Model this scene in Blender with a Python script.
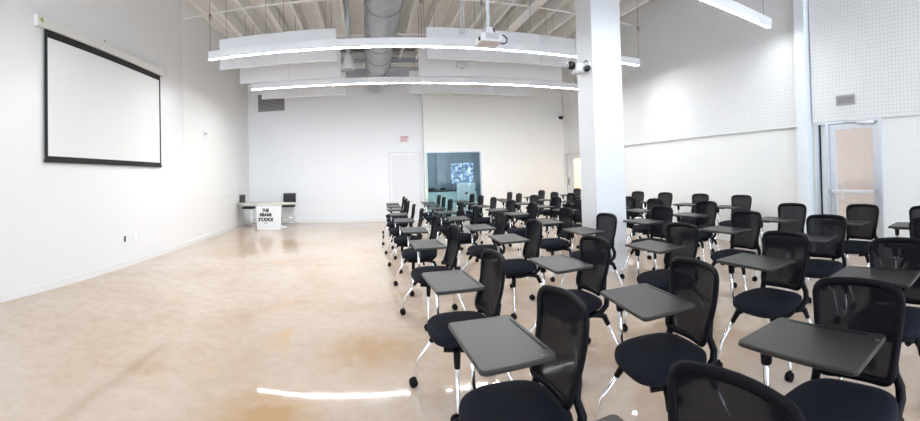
import bpy, bmesh, math, random
from mathutils import Vector, Matrix

for o in list(bpy.data.objects):
    bpy.data.objects.remove(o)
S = bpy.context.scene
C = S.collection
PI = math.pi
random.seed(7)

# ------------------------------------------------------------------ camera (the photo is a cylindrical panorama)
CAM_H = 1.355
F = 412.0                                   # pixels per radian of the 920x421 frame
YAW, PITCH, ROLL, CY = -0.2233, -0.0135, 0.0298, 167.96
cam = bpy.data.cameras.new('camera')
cam_o = bpy.data.objects.new('camera', cam)
C.objects.link(cam_o)
cy_, sy_ = math.cos(YAW), math.sin(YAW)
cp_, sp_ = math.cos(PITCH), math.sin(PITCH)
cr_, sr_ = math.cos(ROLL), math.sin(ROLL)
RZ = Matrix(((cy_, sy_, 0), (-sy_, cy_, 0), (0, 0, 1)))
RX = Matrix(((1, 0, 0), (0, cp_, -sp_), (0, sp_, cp_)))
RY = Matrix(((cr_, 0, -sr_), (0, 1, 0), (sr_, 0, cr_)))
R = RY @ RX @ RZ
right, fwd, up = R[0], R[1], R[2]
M = Matrix((right, up, -fwd)).transposed().to_4x4()
M.translation = Vector((0, 0, CAM_H))
cam_o.matrix_world = M
cam.type = 'PANO'
cam.panorama_type = 'CENTRAL_CYLINDRICAL'
cam.central_cylindrical_range_u_min = -460 / F
cam.central_cylindrical_range_u_max = 460 / F
cam.central_cylindrical_range_v_min = -(421 - CY) / F
cam.central_cylindrical_range_v_max = CY / F
cam.central_cylindrical_radius = 1.0
cam.clip_start = 0.02
S.camera = cam_o

# ------------------------------------------------------------------ world, daylight, exposure
W = bpy.data.worlds.new('sky')
S.world = W
W.use_nodes = True
bg = W.node_tree.nodes['Background']
bg.inputs['Color'].default_value = (0.76, 0.87, 1.0, 1)
bg.inputs['Strength'].default_value = 3.4
S.view_settings.view_transform = 'Standard'
S.view_settings.look = 'None'
S.view_settings.gamma = 1.0
S.view_settings.use_curve_mapping = False
S.view_settings.exposure = 1.16
LAMP = 60.0                                  # the pendant light lenses


# ------------------------------------------------------------------ materials
def mat(name, col, rough=0.5, metal=0.0, spec=0.5, coat=0.0):
    m = bpy.data.materials.new(name)
    m.use_nodes = True
    b = m.node_tree.nodes['Principled BSDF']
    b.inputs['Base Color'].default_value = (*col, 1)
    b.inputs['Roughness'].default_value = rough
    b.inputs['Metallic'].default_value = metal
    b.inputs['Specular IOR Level'].default_value = spec
    b.inputs['Coat Weight'].default_value = coat
    return m


def nodes(m):
    return m.node_tree.nodes, m.node_tree.links, m.node_tree.nodes['Principled BSDF']


def add_noise(m, scale, amount, bump=0.0, detail=4, stretch=(1, 1, 1)):
    """small procedural mottling of the base colour, and optional bump"""
    N, L, b = nodes(m)
    tc = N.new('ShaderNodeTexCoord')
    mp = N.new('ShaderNodeMapping')
    mp.inputs['Scale'].default_value = stretch
    L.new(tc.outputs['Object'], mp.inputs['Vector'])
    t = N.new('ShaderNodeTexNoise')
    t.inputs['Scale'].default_value = scale
    t.inputs['Detail'].default_value = detail
    L.new(mp.outputs['Vector'], t.inputs['Vector'])
    c = b.inputs['Base Color'].default_value[:3]
    r = N.new('ShaderNodeValToRGB')
    r.color_ramp.elements[0].color = (*[max(0, x * (1 - amount)) for x in c], 1)
    r.color_ramp.elements[1].color = (*[min(1, x * (1 + amount)) for x in c], 1)
    r.color_ramp.elements[0].position = 0.3
    r.color_ramp.elements[1].position = 0.7
    L.new(t.outputs['Fac'], r.inputs['Fac'])
    L.new(r.outputs['Color'], b.inputs['Base Color'])
    if bump:
        bp = N.new('ShaderNodeBump')
        bp.inputs['Strength'].default_value = bump
        bp.inputs['Distance'].default_value = 0.004
        L.new(t.outputs['Fac'], bp.inputs['Height'])
        L.new(bp.outputs['Normal'], b.inputs['Normal'])
    return m


def emit(name, col, strength):
    m = bpy.data.materials.new(name)
    m.use_nodes = True
    N, L = m.node_tree.nodes, m.node_tree.links
    N.remove(N['Principled BSDF'])
    e = N.new('ShaderNodeEmission')
    e.inputs['Color'].default_value = (*col, 1)
    e.inputs['Strength'].default_value = strength
    L.new(e.outputs[0], N['Material Output'].inputs['Surface'])
    return m


def glass_mat(name, tint, refl=0.08):
    m = bpy.data.materials.new(name)
    m.use_nodes = True
    N, L = m.node_tree.nodes, m.node_tree.links
    N.remove(N['Principled BSDF'])
    t = N.new('ShaderNodeBsdfTransparent')
    t.inputs['Color'].default_value = (*tint, 1)
    g = N.new('ShaderNodeBsdfGlossy')
    g.inputs['Roughness'].default_value = 0.02
    x = N.new('ShaderNodeMixShader')
    x.inputs['Fac'].default_value = refl
    L.new(t.outputs[0], x.inputs[1])
    L.new(g.outputs[0], x.inputs[2])
    L.new(x.outputs[0], N['Material Output'].inputs['Surface'])
    return m


MT = {}
MT['wall'] = add_noise(mat('white_wall_paint', (0.86, 0.86, 0.85), 0.6), 30, 0.01, 0.03)
MT['end_wall'] = add_noise(mat('cool_white_paint', (0.88, 0.895, 0.915), 0.6), 30, 0.01, 0.03)
MT['warm_white'] = add_noise(mat('warm_white_paint', (0.91, 0.90, 0.87), 0.6), 30, 0.01, 0.03)
MT['gloss_wall'] = mat('glossy_whiteboard_paint', (0.86, 0.86, 0.86), 0.24, 0, 0.35)
MT['trim'] = mat('white_trim_paint', (0.84, 0.84, 0.84), 0.45)
MT['door_paint'] = mat('white_door_paint', (0.80, 0.80, 0.82), 0.45)
MT['column'] = add_noise(mat('white_column_paint', (0.77, 0.785, 0.82), 0.55), 20, 0.01, 0.02)
MT['steel_white'] = mat('white_painted_steel', (0.80, 0.84, 0.88), 0.4)
MT['deck'] = add_noise(mat('ceiling_deck_paint', (0.88, 0.87, 0.84), 0.7), 3, 0.03)
MT['joist'] = add_noise(mat('joist_paint', (0.90, 0.89, 0.86), 0.6), 5, 0.03)
MT['baffle'] = add_noise(mat('white_acoustic_felt', (0.88, 0.89, 0.92), 0.9), 60, 0.03, 0.05)
MT['fixture'] = mat('white_powder_coat', (0.90, 0.91, 0.94), 0.45)
MT['cable'] = mat('grey_steel_cable', (0.30, 0.30, 0.30), 0.4, 0.6)
MT['lens'] = emit('lit_lens', (0.95, 0.98, 1.0), LAMP)
MT['lens_dim'] = emit('dimmed_lit_lens', (0.95, 0.98, 1.0), LAMP * 0.45)
MT['white_plastic'] = mat('white_plastic', (0.82, 0.82, 0.83), 0.4)
MT['grey_plastic'] = mat('grey_plastic', (0.45, 0.46, 0.48), 0.45)
MT['pinkgrey'] = mat('projector_underside', (0.66, 0.60, 0.58), 0.5)
MT['black'] = mat('black_plastic', (0.004, 0.0045, 0.007), 0.5, 0, 0.15)
MT['black_gloss'] = mat('black_lens', (0.008, 0.008, 0.01), 0.1)
MT['chrome'] = mat('chrome_tube', (0.86, 0.87, 0.90), 0.14, 1.0)
MT['alu'] = add_noise(mat('brushed_aluminium', (0.70, 0.74, 0.80), 0.35, 0.55), 40, 0.04, 0, 3, (1, 1, 30))
MT['silver'] = mat('silver_metal', (0.78, 0.80, 0.82), 0.35, 0.5)
MT['fabric'] = add_noise(mat('dark_seat_fabric', (0.0070, 0.0085, 0.017), 0.9, 0, 0.25), 500, 0.35, 0.3)
MT['tablet'] = add_noise(mat('charcoal_laminate', (0.018, 0.0165, 0.0155), 0.38, 0, 0.5), 250, 0.12, 0.03)
MT['screen'] = mat('matte_screen_cloth', (0.80, 0.80, 0.79), 0.9)
MT['border'] = mat('black_border_cloth', (0.015, 0.015, 0.015), 0.8)
MT['casing'] = mat('cream_screen_casing', (0.80, 0.79, 0.75), 0.45)
MT['green'] = mat('green_sticker', (0.45, 0.55, 0.12), 0.6)
MT['red'] = emit('red_sign_letters', (0.60, 0.05, 0.12), 0.36)
MT['ink'] = mat('black_print', (0.02, 0.02, 0.025), 0.6)
MT['control_wall'] = add_noise(mat('dark_blue_grey_paint', (0.22, 0.31, 0.38), 0.7), 4, 0.08)
MT['control_floor'] = mat('grey_carpet', (0.20, 0.21, 0.22), 0.9)
MT['desk'] = mat('black_desk_laminate', (0.02, 0.022, 0.026), 0.4)
MT['frost'] = mat('frosted_green_glass', (0.66, 0.82, 0.79), 0.3)
MT['glass'] = glass_mat('clear_green_glass', (0.86, 0.95, 0.97), 0.07)
MT['door_glass'] = glass_mat('clear_door_glass', (0.96, 0.96, 0.96), 0.06)
MT['green_edge'] = mat('green_glass_edge', (0.55, 0.70, 0.67), 0.2)
MT['warm_wall'] = mat('warm_corridor_paint', (0.85, 0.70, 0.50), 0.7)
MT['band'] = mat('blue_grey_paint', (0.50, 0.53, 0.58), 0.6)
MT['latch'] = mat('dark_metal_latch', (0.10, 0.10, 0.10), 0.4, 0.5)
MT['peach'] = None
MT['grille'] = mat('grey_grille_metal', (0.42, 0.41, 0.42), 0.5, 0.2)
MT['grille_dark'] = mat('grille_dark_void', (0.12, 0.11, 0.11), 0.8)
MT['cream_top'] = mat('cream_table_top', (0.83, 0.80, 0.73), 0.35)
MT['blackleather'] = mat('black_vinyl', (0.015, 0.015, 0.017), 0.45)


def mesh_fabric():
    m = mat('black_mesh_weave', (0.005, 0.0055, 0.009), 0.7, 0, 0.15)
    N, L, b = nodes(m)
    t = N.new('ShaderNodeBsdfTransparent')
    x = N.new('ShaderNodeMixShader')
    x.inputs['Fac'].default_value = 0.955
    L.new(t.outputs[0], x.inputs[1])
    L.new(b.outputs[0], x.inputs[2])
    L.new(x.outputs[0], N['Material Output'].inputs['Surface'])
    return m


MT['mesh'] = mesh_fabric()


def floor_mat():
    m = mat('polished_concrete', (0.78, 0.68, 0.57), 0.14)
    N, L, b = nodes(m)
    tc = N.new('ShaderNodeTexCoord')

    def noise(scale, detail, dist=0.0, rough=0.55):
        t = N.new('ShaderNodeTexNoise')
        t.inputs['Scale'].default_value = scale
        t.inputs['Detail'].default_value = detail
        t.inputs['Distortion'].default_value = dist
        t.inputs['Roughness'].default_value = rough
        L.new(tc.outputs['Object'], t.inputs['Vector'])
        return t.outputs['Fac']

    def ramp(fac, stops):
        r = N.new('ShaderNodeValToRGB')
        e = r.color_ramp.elements
        e[0].position, e[0].color = stops[0][0], (*stops[0][1], 1)
        e[1].position, e[1].color = stops[-1][0], (*stops[-1][1], 1)
        for p, c in stops[1:-1]:
            n = e.new(p)
            n.color = (*c, 1)
        L.new(fac, r.inputs['Fac'])
        return r.outputs['Color']

    def mix(fac, a, bb, mode='MIX'):
        x = N.new('ShaderNodeMixRGB')
        x.blend_type = mode
        for s, v in (('Fac', fac), ('Color1', a), ('Color2', bb)):
            if isinstance(v, (float, int)):
                x.inputs[s].default_value = v
            elif isinstance(v, tuple):
                x.inputs[s].default_value = (*v, 1)
            else:
                L.new(v, x.inputs[s])
        return x.outputs[0]
    base = ramp(noise(0.55, 5, 0.6), [(0.30, (0.56, 0.42, 0.31)), (0.50, (0.62, 0.50, 0.405)), (0.72, (0.66, 0.57, 0.505))])
    fine = ramp(noise(7, 8, 0.3, 0.7), [(0.32, (0.90, 0.86, 0.81)), (0.62, (1, 1, 1))])
    col = mix(1.0, base, fine, 'MULTIPLY')
    stain = ramp(noise(0.9, 7, 1.2, 0.65), [(0.60, (0, 0, 0)), (0.76, (1, 1, 1))])
    col = mix(stain, col, (0.66, 0.46, 0.27))
    # two old stains in the concrete with shapes of their own
    for (sx, sy, r, k) in ((-0.62, 2.30, 0.50, 0.95), (-0.02, 3.25, 0.60, 0.7), (-1.55, 2.6, 0.25, 0.35)):
        mp = N.new('ShaderNodeMapping')
        mp.inputs['Location'].default_value = (-sx / r, -sy / r, 0)
        mp.inputs['Scale'].default_value = (1 / r, 1 / r, 0)
        L.new(tc.outputs['Object'], mp.inputs['Vector'])
        g = N.new('ShaderNodeTexGradient')
        g.gradient_type = 'SPHERICAL'
        L.new(mp.outputs['Vector'], g.inputs['Vector'])
        mu = N.new('ShaderNodeMath')
        mu.operation = 'MULTIPLY'
        L.new(g.outputs['Fac'], mu.inputs[0])
        L.new(noise(3.5, 8, 0.8, 0.7), mu.inputs[1])
        rr = ramp(mu.outputs[0], [(0.10, (0, 0, 0)), (0.42, (k, k, k))])
        col = mix(rr, col, (0.50, 0.32, 0.17))
    L.new(col, b.inputs['Base Color'])
    b.inputs['Specular IOR Level'].default_value = 0.3
    rg = N.new('ShaderNodeMapRange')
    rg.inputs['To Min'].default_value = 0.03
    rg.inputs['To Max'].default_value = 0.06
    L.new(noise(2.0, 5), rg.inputs['Value'])
    L.new(rg.outputs[0], b.inputs['Roughness'])
    bp = N.new('ShaderNodeBump')
    bp.inputs['Strength'].default_value = 0.06
    bp.inputs['Distance'].default_value = 0.02
    L.new(noise(2.2, 2), bp.inputs['Height'])
    L.new(bp.outputs['Normal'], b.inputs['Normal'])
    return m


def grid_mat(name, col, dark, cell):
    """pressed grid of an acoustic lath panel, in the panel's own y-z plane"""
    m = mat(name, col, 0.7)
    N, L, b = nodes(m)
    tc = N.new('ShaderNodeTexCoord')
    sp = N.new('ShaderNodeSeparateXYZ')
    L.new(tc.outputs['Object'], sp.inputs[0])
    cb = N.new('ShaderNodeCombineXYZ')
    L.new(sp.outputs['Y'], cb.inputs['X'])
    L.new(sp.outputs['Z'], cb.inputs['Y'])
    t = N.new('ShaderNodeTexBrick')
    t.offset = 0
    t.inputs['Scale'].default_value = 1.0
    t.inputs['Brick Width'].default_value = cell
    t.inputs['Row Height'].default_value = cell
    t.inputs['Mortar Size'].default_value = cell * 0.14
    t.inputs['Mortar Smooth'].default_value = 0.3
    t.inputs['Color1'].default_value = (*col, 1)
    t.inputs['Color2'].default_value = (*col, 1)
    t.inputs['Mortar'].default_value = (*dark, 1)
    L.new(cb.outputs[0], t.inputs['Vector'])
    L.new(t.outputs['Color'], b.inputs['Base Color'])
    bp = N.new('ShaderNodeBump')
    bp.inputs['Strength'].default_value = 0.3
    bp.inputs['Distance'].default_value = 0.006
    bp.invert = True
    L.new(t.outputs['Fac'], bp.inputs['Height'])
    L.new(bp.outputs['Normal'], b.inputs['Normal'])
    return m


def brick_mat():
    m = mat('peach_brick', (0.80, 0.62, 0.54), 0.8)
    N, L, b = nodes(m)
    tc = N.new('ShaderNodeTexCoord')
    sp = N.new('ShaderNodeSeparateXYZ')
    L.new(tc.outputs['Object'], sp.inputs[0])
    cb = N.new('ShaderNodeCombineXYZ')
    L.new(sp.outputs['Y'], cb.inputs['X'])
    L.new(sp.outputs['Z'], cb.inputs['Y'])
    t = N.new('ShaderNodeTexBrick')
    t.inputs['Scale'].default_value = 1.0
    t.inputs['Brick Width'].default_value = 0.40
    t.inputs['Row Height'].default_value = 0.20
    t.inputs['Mortar Size'].default_value = 0.008
    t.inputs['Color1'].default_value = (0.90, 0.80, 0.75, 1)
    t.inputs['Color2'].default_value = (0.89, 0.78, 0.72, 1)
    t.inputs['Mortar'].default_value = (0.84, 0.73, 0.68, 1)
    L.new(cb.outputs[0], t.inputs['Vector'])
    L.new(t.outputs['Color'], b.inputs['Base Color'])
    return m


def duct_mat():
    m = mat('galvanised_steel', (0.40, 0.41, 0.43), 0.38, 0.85)
    N, L, b = nodes(m)
    tc = N.new('ShaderNodeTexCoord')
    t = N.new('ShaderNodeTexVoronoi')
    t.inputs['Scale'].default_value = 14
    L.new(tc.outputs['Object'], t.inputs['Vector'])
    r = N.new('ShaderNodeValToRGB')
    r.color_ramp.elements[0].color = (0.34, 0.35, 0.37, 1)
    r.color_ramp.elements[1].color = (0.45, 0.46, 0.48, 1)
    L.new(t.outputs['Color'], r.inputs['Fac'])
    L.new(r.outputs['Color'], b.inputs['Base Color'])
    return m


def reflection_mat():
    """blue and white street reflection in the control-room glass, painted as glowing colour"""
    m = bpy.data.materials.new('painted_reflection')
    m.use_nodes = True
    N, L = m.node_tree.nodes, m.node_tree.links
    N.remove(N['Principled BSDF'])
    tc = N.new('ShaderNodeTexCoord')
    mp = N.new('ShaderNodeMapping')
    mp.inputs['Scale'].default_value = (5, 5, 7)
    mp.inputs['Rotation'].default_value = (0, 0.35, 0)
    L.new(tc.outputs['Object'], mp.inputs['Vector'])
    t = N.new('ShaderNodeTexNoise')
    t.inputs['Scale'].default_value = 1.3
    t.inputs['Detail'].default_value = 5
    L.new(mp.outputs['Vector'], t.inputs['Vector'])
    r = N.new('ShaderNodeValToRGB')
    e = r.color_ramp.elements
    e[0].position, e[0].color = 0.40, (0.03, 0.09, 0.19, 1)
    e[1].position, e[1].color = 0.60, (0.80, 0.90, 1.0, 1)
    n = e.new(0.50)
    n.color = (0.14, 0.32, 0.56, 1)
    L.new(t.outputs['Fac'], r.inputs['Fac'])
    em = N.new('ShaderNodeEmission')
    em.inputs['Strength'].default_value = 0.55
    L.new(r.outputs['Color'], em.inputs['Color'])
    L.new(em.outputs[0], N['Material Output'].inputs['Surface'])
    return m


MT['floor'] = floor_mat()
MT['grid'] = grid_mat('white_grid_lath', (0.84, 0.84, 0.84), (0.74, 0.745, 0.755), 0.054)
MT['peach'] = brick_mat()
MT['duct'] = duct_mat()
MT['glass_reflection'] = reflection_mat()


# ------------------------------------------------------------------ geometry helpers
class MB:
    def __init__(self):
        self.b = bmesh.new()

    def box(self, lo, hi, bevel=0.0, mi=0, mtx=None):
        g = bmesh.ops.create_cube(self.b, size=1.0)
        vs = g['verts']
        lo, hi = Vector(lo), Vector(hi)
        for v in vs:
            v.co = Vector((lo[i] + (v.co[i] + 0.5) * (hi[i] - lo[i]) for i in range(3)))
            if mtx is not None:
                v.co = mtx @ v.co
        fs = set(f for v in vs for f in v.link_faces)
        for f in fs:
            f.material_index = mi
        if bevel:
            es = list(set(e for v in vs for e in v.link_edges))
            bmesh.ops.bevel(self.b, geom=es, offset=bevel, segments=2, affect='EDGES', profile=0.6)
        return self

    def sweep(self, pts, rad, seg=8, flat=1.0, cap=True, closed=False, ref=None):
        """tube along points; rad a number or list; flat squeezes one cross axis"""
        P = [Vector(p) for p in pts]
        n = len(P)
        rads = rad if isinstance(rad, (list, tuple)) else [rad] * n
        rings = []
        prev = Vector(ref) if ref is not None else None
        for i in range(n):
            a = P[(i - 1) % n] if (closed or i > 0) else P[i]
            c = P[(i + 1) % n] if (closed or i < n - 1) else P[i]
            t = (c - a).normalized()
            if ref is not None:
                u = Vector(ref)
                u = (u - t * u.dot(t)).normalized()
            else:
                if prev is None:
                    h = Vector((0, 0, 1)) if abs(t.z) < 0.9 else Vector((1, 0, 0))
                    u = (h - t * h.dot(t)).normalized()
                else:
                    u = (prev - t * prev.dot(t)).normalized()
                prev = u
            w = t.cross(u)
            rings.append([self.b.verts.new(P[i] + (u * math.cos(2 * PI * k / seg) * flat + w * math.sin(2 * PI * k / seg)) * rads[i])
                          for k in range(seg)])
        m = n if closed else n - 1
        for i in range(m):
            A, B = rings[i], rings[(i + 1) % n]
            for k in range(seg):
                f = self.b.faces.new((A[k], A[(k + 1) % seg], B[(k + 1) % seg], B[k]))
                f.smooth = True
        if cap and not closed:
            self.b.faces.new(list(reversed(rings[0])))
            self.b.faces.new(rings[-1])
        return self

    def loft(self, rings, cap0=True, cap1=True, smooth=True):
        """rings of equally many points, all closed loops"""
        R_ = [[self.b.verts.new(p) for p in r] for r in rings]
        k = len(R_[0])
        for A, B in zip(R_, R_[1:]):
            for i in range(k):
                f = self.b.faces.new((A[i], A[(i + 1) % k], B[(i + 1) % k], B[i]))
                f.smooth = smooth
        if cap0:
            self.b.faces.new(list(reversed(R_[0])))
        if cap1:
            self.b.faces.new(R_[-1])
        return self

    def lathe(self, prof, center=(0, 0, 0), seg=24, axis='Z'):
        cx, cy, cz = center
        rings = []
        for r, z in prof:
            r = max(r, 1e-4)
            ring = []
            for k in range(seg):
                a = 2 * PI * k / seg
                p = (r * math.cos(a), r * math.sin(a), z)
                if axis == 'X':
                    p = (p[2], p[0], p[1])
                elif axis == 'Y':
                    p = (p[1], p[2], p[0])
                ring.append((cx + p[0], cy + p[1], cz + p[2]))
            rings.append(ring)
        return self.loft(rings)

    def build(self, name, m, parent=None, fix=True, loc=None, rotz=None):
        if fix:
            bmesh.ops.recalc_face_normals(self.b, faces=self.b.faces)
        me = bpy.data.meshes.new(name)
        self.b.to_mesh(me)
        self.b.free()
        for x in (m if isinstance(m, (list, tuple)) else [m]):
            me.materials.append(x)
        o = bpy.data.objects.new(name, me)
        C.objects.link(o)
        if parent is not None:
            o.parent = parent
        if loc is not None:
            o.location = loc
        if rotz is not None:
            o.rotation_euler = (0, 0, rotz)
        return o


def tag(o, label, cat, group=None, kind=None):
    o['label'] = label
    o['category'] = cat
    if group:
        o['group'] = group
    if kind:
        o['kind'] = kind
    return o


def thing(name, label, cat, loc=(0, 0, 0), rotz=0.0, group=None, kind=None):
    o = bpy.data.objects.new(name, None)
    C.objects.link(o)
    o.empty_display_size = 0.1
    o.location = loc
    o.rotation_euler = (0, 0, rotz)
    return tag(o, label, cat, group, kind)


def kids(o, table):
    return table.get(o.name, [])


def copy_tree(o, table, parent=None):
    c = o.copy()
    C.objects.link(c)
    if parent is not None:
        c.parent = parent
    for ch in table.get(o, []):
        copy_tree(ch, table, c)
    return c


def child_table(root):
    """children of root and of its parts, read once"""
    t = {}
    for o in bpy.data.objects:
        if o.parent is not None:
            t.setdefault(o.parent, []).append(o)
    return t


def text(s, size, m, name, parent, loc, rot, depth=0.003, align='CENTER', bold=0.0):
    cu = bpy.data.curves.new(name, 'FONT')
    cu.body = s
    cu.size = size
    cu.extrude = depth
    cu.offset = bold
    cu.align_x = align
    cu.align_y = 'CENTER'
    tmp = bpy.data.objects.new('tmp_text', cu)
    C.objects.link(tmp)
    bpy.context.view_layer.update()
    me = bpy.data.meshes.new_from_object(tmp.evaluated_get(bpy.context.evaluated_depsgraph_get()))
    bpy.data.objects.remove(tmp)
    me.materials.clear()
    me.materials.append(m)
    o = bpy.data.objects.new(name, me)
    C.objects.link(o)
    o.parent = parent
    o.location = loc
    o.rotation_euler = rot
    return o


def struct(name, mb, m, label, cat, loc=None, rotz=None):
    return tag(mb.build(name, m, None, loc=loc, rotz=rotz), label, cat, kind='structure')


# ------------------------------------------------------------------ room dimensions
XL = -3.64                     # left wall plane
YB = 12.26                     # back wall, left part
YP = 12.00                     # back wall, projecting control-room part
XP = 1.66                      # where the projecting part starts
ZC = 5.10                      # roof deck
YF = -5.0                      # window wall behind the camera
RX0, RANG = 5.27, 0.0776       # right wall: x at y=0 and its turn


def rwx(y):
    return RX0 + math.tan(RANG) * y


# right wall local frame: origin (RX0,0,0), local +y along the wall, local +x outwards
RW = dict(loc=(RX0, 0, 0), rotz=-RANG)
RWC = math.cos(RANG)

# ------------------------------------------------------------------ shell
mb = MB().box((XL - 0.2, YF - 0.2, -0.1), (11.0, 15.2, 0.0))
struct('floor', mb, MT['floor'], 'polished cream concrete floor with tan stains', 'floor')
mb = MB().box((XL - 0.2, YF - 0.2, ZC), (7.5, 15.0, ZC + 0.12))
for k in range(0, 74):                                    # ribs of the corrugated roof deck
    x = XL + 0.02 + k * 0.15
    mb.box((x, YF, ZC - 0.018), (x + 0.06, YB, ZC))
struct('ceiling', mb, MT['deck'], 'high beige corrugated roof deck above open joists', 'ceiling')

mb = MB().box((XL - 0.15, YF, 0), (XL, 7.62, ZC), mi=1).box((XL - 0.15, 7.62, 0), (XL, YB + 0.15, ZC), mi=0)
struct('wall_left', mb, [MT['wall'], MT['gloss_wall']], 'long white wall behind the projection screen', 'wall')
D1 = (0.66, 1.56)                                         # exit door opening in the back wall
mb = MB().box((XL, YB, 0), (D1[0], YB + 0.15, ZC)).box((D1[1], YB, 0), (XP, YB + 0.15, ZC))
mb.box((D1[0], YB, 1.99), (D1[1], YB + 0.15, ZC))
struct('wall_back', mb, MT['end_wall'], 'white end wall behind the corner table and exit door', 'wall')
# projecting part with the control-room window
GX0, GX1, GZ = 1.69, 3.39, 2.02
mb = MB().box((XP, YP, GZ), (GX1, YP + 0.15, ZC)).box((GX1, YP, 0), (6.6, YP + 0.15, ZC))
mb.box((XP, YP, 0), (GX0, YB, GZ)).box((XP, YP + 0.15, GZ), (XP + 0.15, YB, ZC))
struct('wall_far', mb, MT['warm_white'], 'warm white wall around the control room window', 'wall')
# right wall in its own frame, with openings for the two doors
DY0, DY1, DZ = 1.80, 2.86, 1.95                           # glazed door opening (world y)
EY0, EY1, EZ = 10.60, 11.86, 1.86                         # far door opening
ly = lambda y: y / RWC
mb = MB().box((0, ly(YF), 0), (0.15, ly(DY0), ZC)).box((0, ly(DY0), DZ), (0.15, ly(DY1), ZC))
mb.box((0, ly(DY1), 0), (0.15, ly(EY0), ZC)).box((0, ly(EY0), EZ), (0.15, ly(EY1), ZC)).box((0, ly(EY1), 0), (0.15, ly(12.25), ZC))
struct('wall_right', mb, MT['wall'], 'long white wall beside the chairs, with the doors', 'wall', **RW)
# window wall behind the camera
mb = MB()
mb.box((XL, YF - 0.15, 0), (RX0, YF, 0.35)).box((XL, YF - 0.15, 3.7), (RX0, YF, ZC))
for x in (XL, -0.95, 1.75, 4.55):
    mb.box((x, YF - 0.15, 0.35), (x + 0.25, YF, 3.7))
struct('wall_front', mb, MT['wall'], 'white wall of tall windows facing the back wall', 'wall')

# acoustic grid panels on the right wall
HP = 1.914
mb = MB().box((-0.045, ly(3.13), HP), (0.0, ly(11.6), ZC - 0.3))
mb.box((-0.052, ly(3.13), HP - 0.012), (0.0, ly(11.6), HP))
struct('trim_1', mb, [MT['grid']], 'white grid acoustic panel on the wall above the farther chairs', 'wall panel', **RW)
mb = MB().box((-0.045, ly(YF), HP + 0.03), (0.0, ly(2.90), ZC - 0.3))
struct('trim_2', mb, [MT['grid']], 'white grid acoustic panel above the glazed door', 'wall panel', **RW)
mb = MB().box((-0.16, ly(2.93), 0), (0.0, ly(3.11), ZC - 0.02), 0.006)
struct('pillar', mb, MT['steel_white'], 'narrow pale blue-white steel pillar against the right wall', 'pillar', **RW)

# big square column
CX0, CX1, CY0, CY1 = 2.79, 3.25, 4.523, 4.93
mb = MB().box((CX0, CY0, 0), (CX1, CY1, 4.748), 0.004)
struct('column', mb, MT['column'], 'big square white column standing among the chairs', 'column')

# baseboards and the trim lines
struct('baseboard_left', MB().box((XL, YF, 0), (XL + 0.012, YB, 0.09)), MT['trim'], 'low white baseboard along the screen wall', 'baseboard')
mb = MB().box((XL, YB - 0.012, 0), (D1[0] - 0.07, YB, 0.09))
struct('baseboard_back', mb, MT['trim'], 'white baseboard behind the corner table', 'baseboard')
mb = MB().box((-0.012, ly(3.11), 0), (0, ly(EY0 - 0.1), 0.09))
struct('baseboard_right', mb, MT['trim'], 'white baseboard behind the chairs against the long wall', 'baseboard', **RW)
mb = MB().box((XL, 7.63, 0.925), (XL + 0.018, YB - 0.02, 0.945))
struct('trim_3', mb, MT['trim'], 'thin white ledge line along the wall toward the corner table', 'trim')
mb = MB().box((-0.02, ly(EY0 - 0.25), EZ + 0.27), (0, ly(YP), EZ + 0.30))
struct('trim_4', mb, MT['trim'], 'thin white line above the far corner door', 'trim', **RW)

# ------------------------------------------------------------------ ceiling steelwork (joists run away from the camera)
n_j = 0
for k in range(19):
    x = -2.87 + 0.485 * k
    if x > 6.0:
        break
    big = k == 13
    y1 = YP - 0.02 if x > XP - 0.1 else YB - 0.24
    y0 = 0.5
    xr = x
    if x > RX0 - 0.1:
        y0 = (x + 0.12 - RX0) / math.tan(RANG)
    mb = MB()
    w = 0.11 if big else 0.025
    mb.box((x - w, y0, 4.75), (x + w, y1, 4.79)).box((x - w, y0, 5.02), (x + w, y1, 5.06))
    mb.box((x - 0.012, y0, 4.79), (x + 0.012, y1, 5.02))
    o = mb.build('joist', MT['joist'])
    lab = ('wide white roof beam running above the projector side of the column' if big else
           'white painted roof joist, number %d counted from the screen wall' % (k + 1))
    tag(o, lab, 'roof joist', 'roof joists')
for (y, z, t, lab) in ((7.62, 4.68, 0.013, 'thin white bridging bar under the joists above the nearer hanging panels'),
                       (9.65, 4.68, 0.02, 'thin white bridging bar under the joists nearest the back wall')):
    o = MB().box((XL + 0.02, y - t, z - t), (rwx(y) - 0.05, y + t, z + t)).build('bridging_bar', MT['joist'])
    tag(o, lab, 'steel bar', 'bridging bars')
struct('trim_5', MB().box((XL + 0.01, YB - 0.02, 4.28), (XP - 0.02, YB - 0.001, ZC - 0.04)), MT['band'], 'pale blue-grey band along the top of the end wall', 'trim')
for (z0, z1, dy, lab) in ((4.57, 4.70, 0.14, 'lower of the two white beams across the top of the end wall'),
                          (4.86, 5.00, 0.20, 'upper of the two white beams across the top of the end wall')):
    mb = MB().box((XL + 0.02, YB - dy, z0), (XP - 0.02, YB - 0.022, z0 + 0.03)).box((XL + 0.02, YB - dy, z1 - 0.03), (XP - 0.02, YB - 0.022, z1))
    mb.box((XL + 0.02, YB - dy * 0.8, z0 + 0.03), (XP - 0.02, YB - dy * 0.8 + 0.02, z1 - 0.03))
    tag(mb.build('cross_beam', MT['joist']), lab, 'roof beam', 'beams on the back wall')

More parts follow.
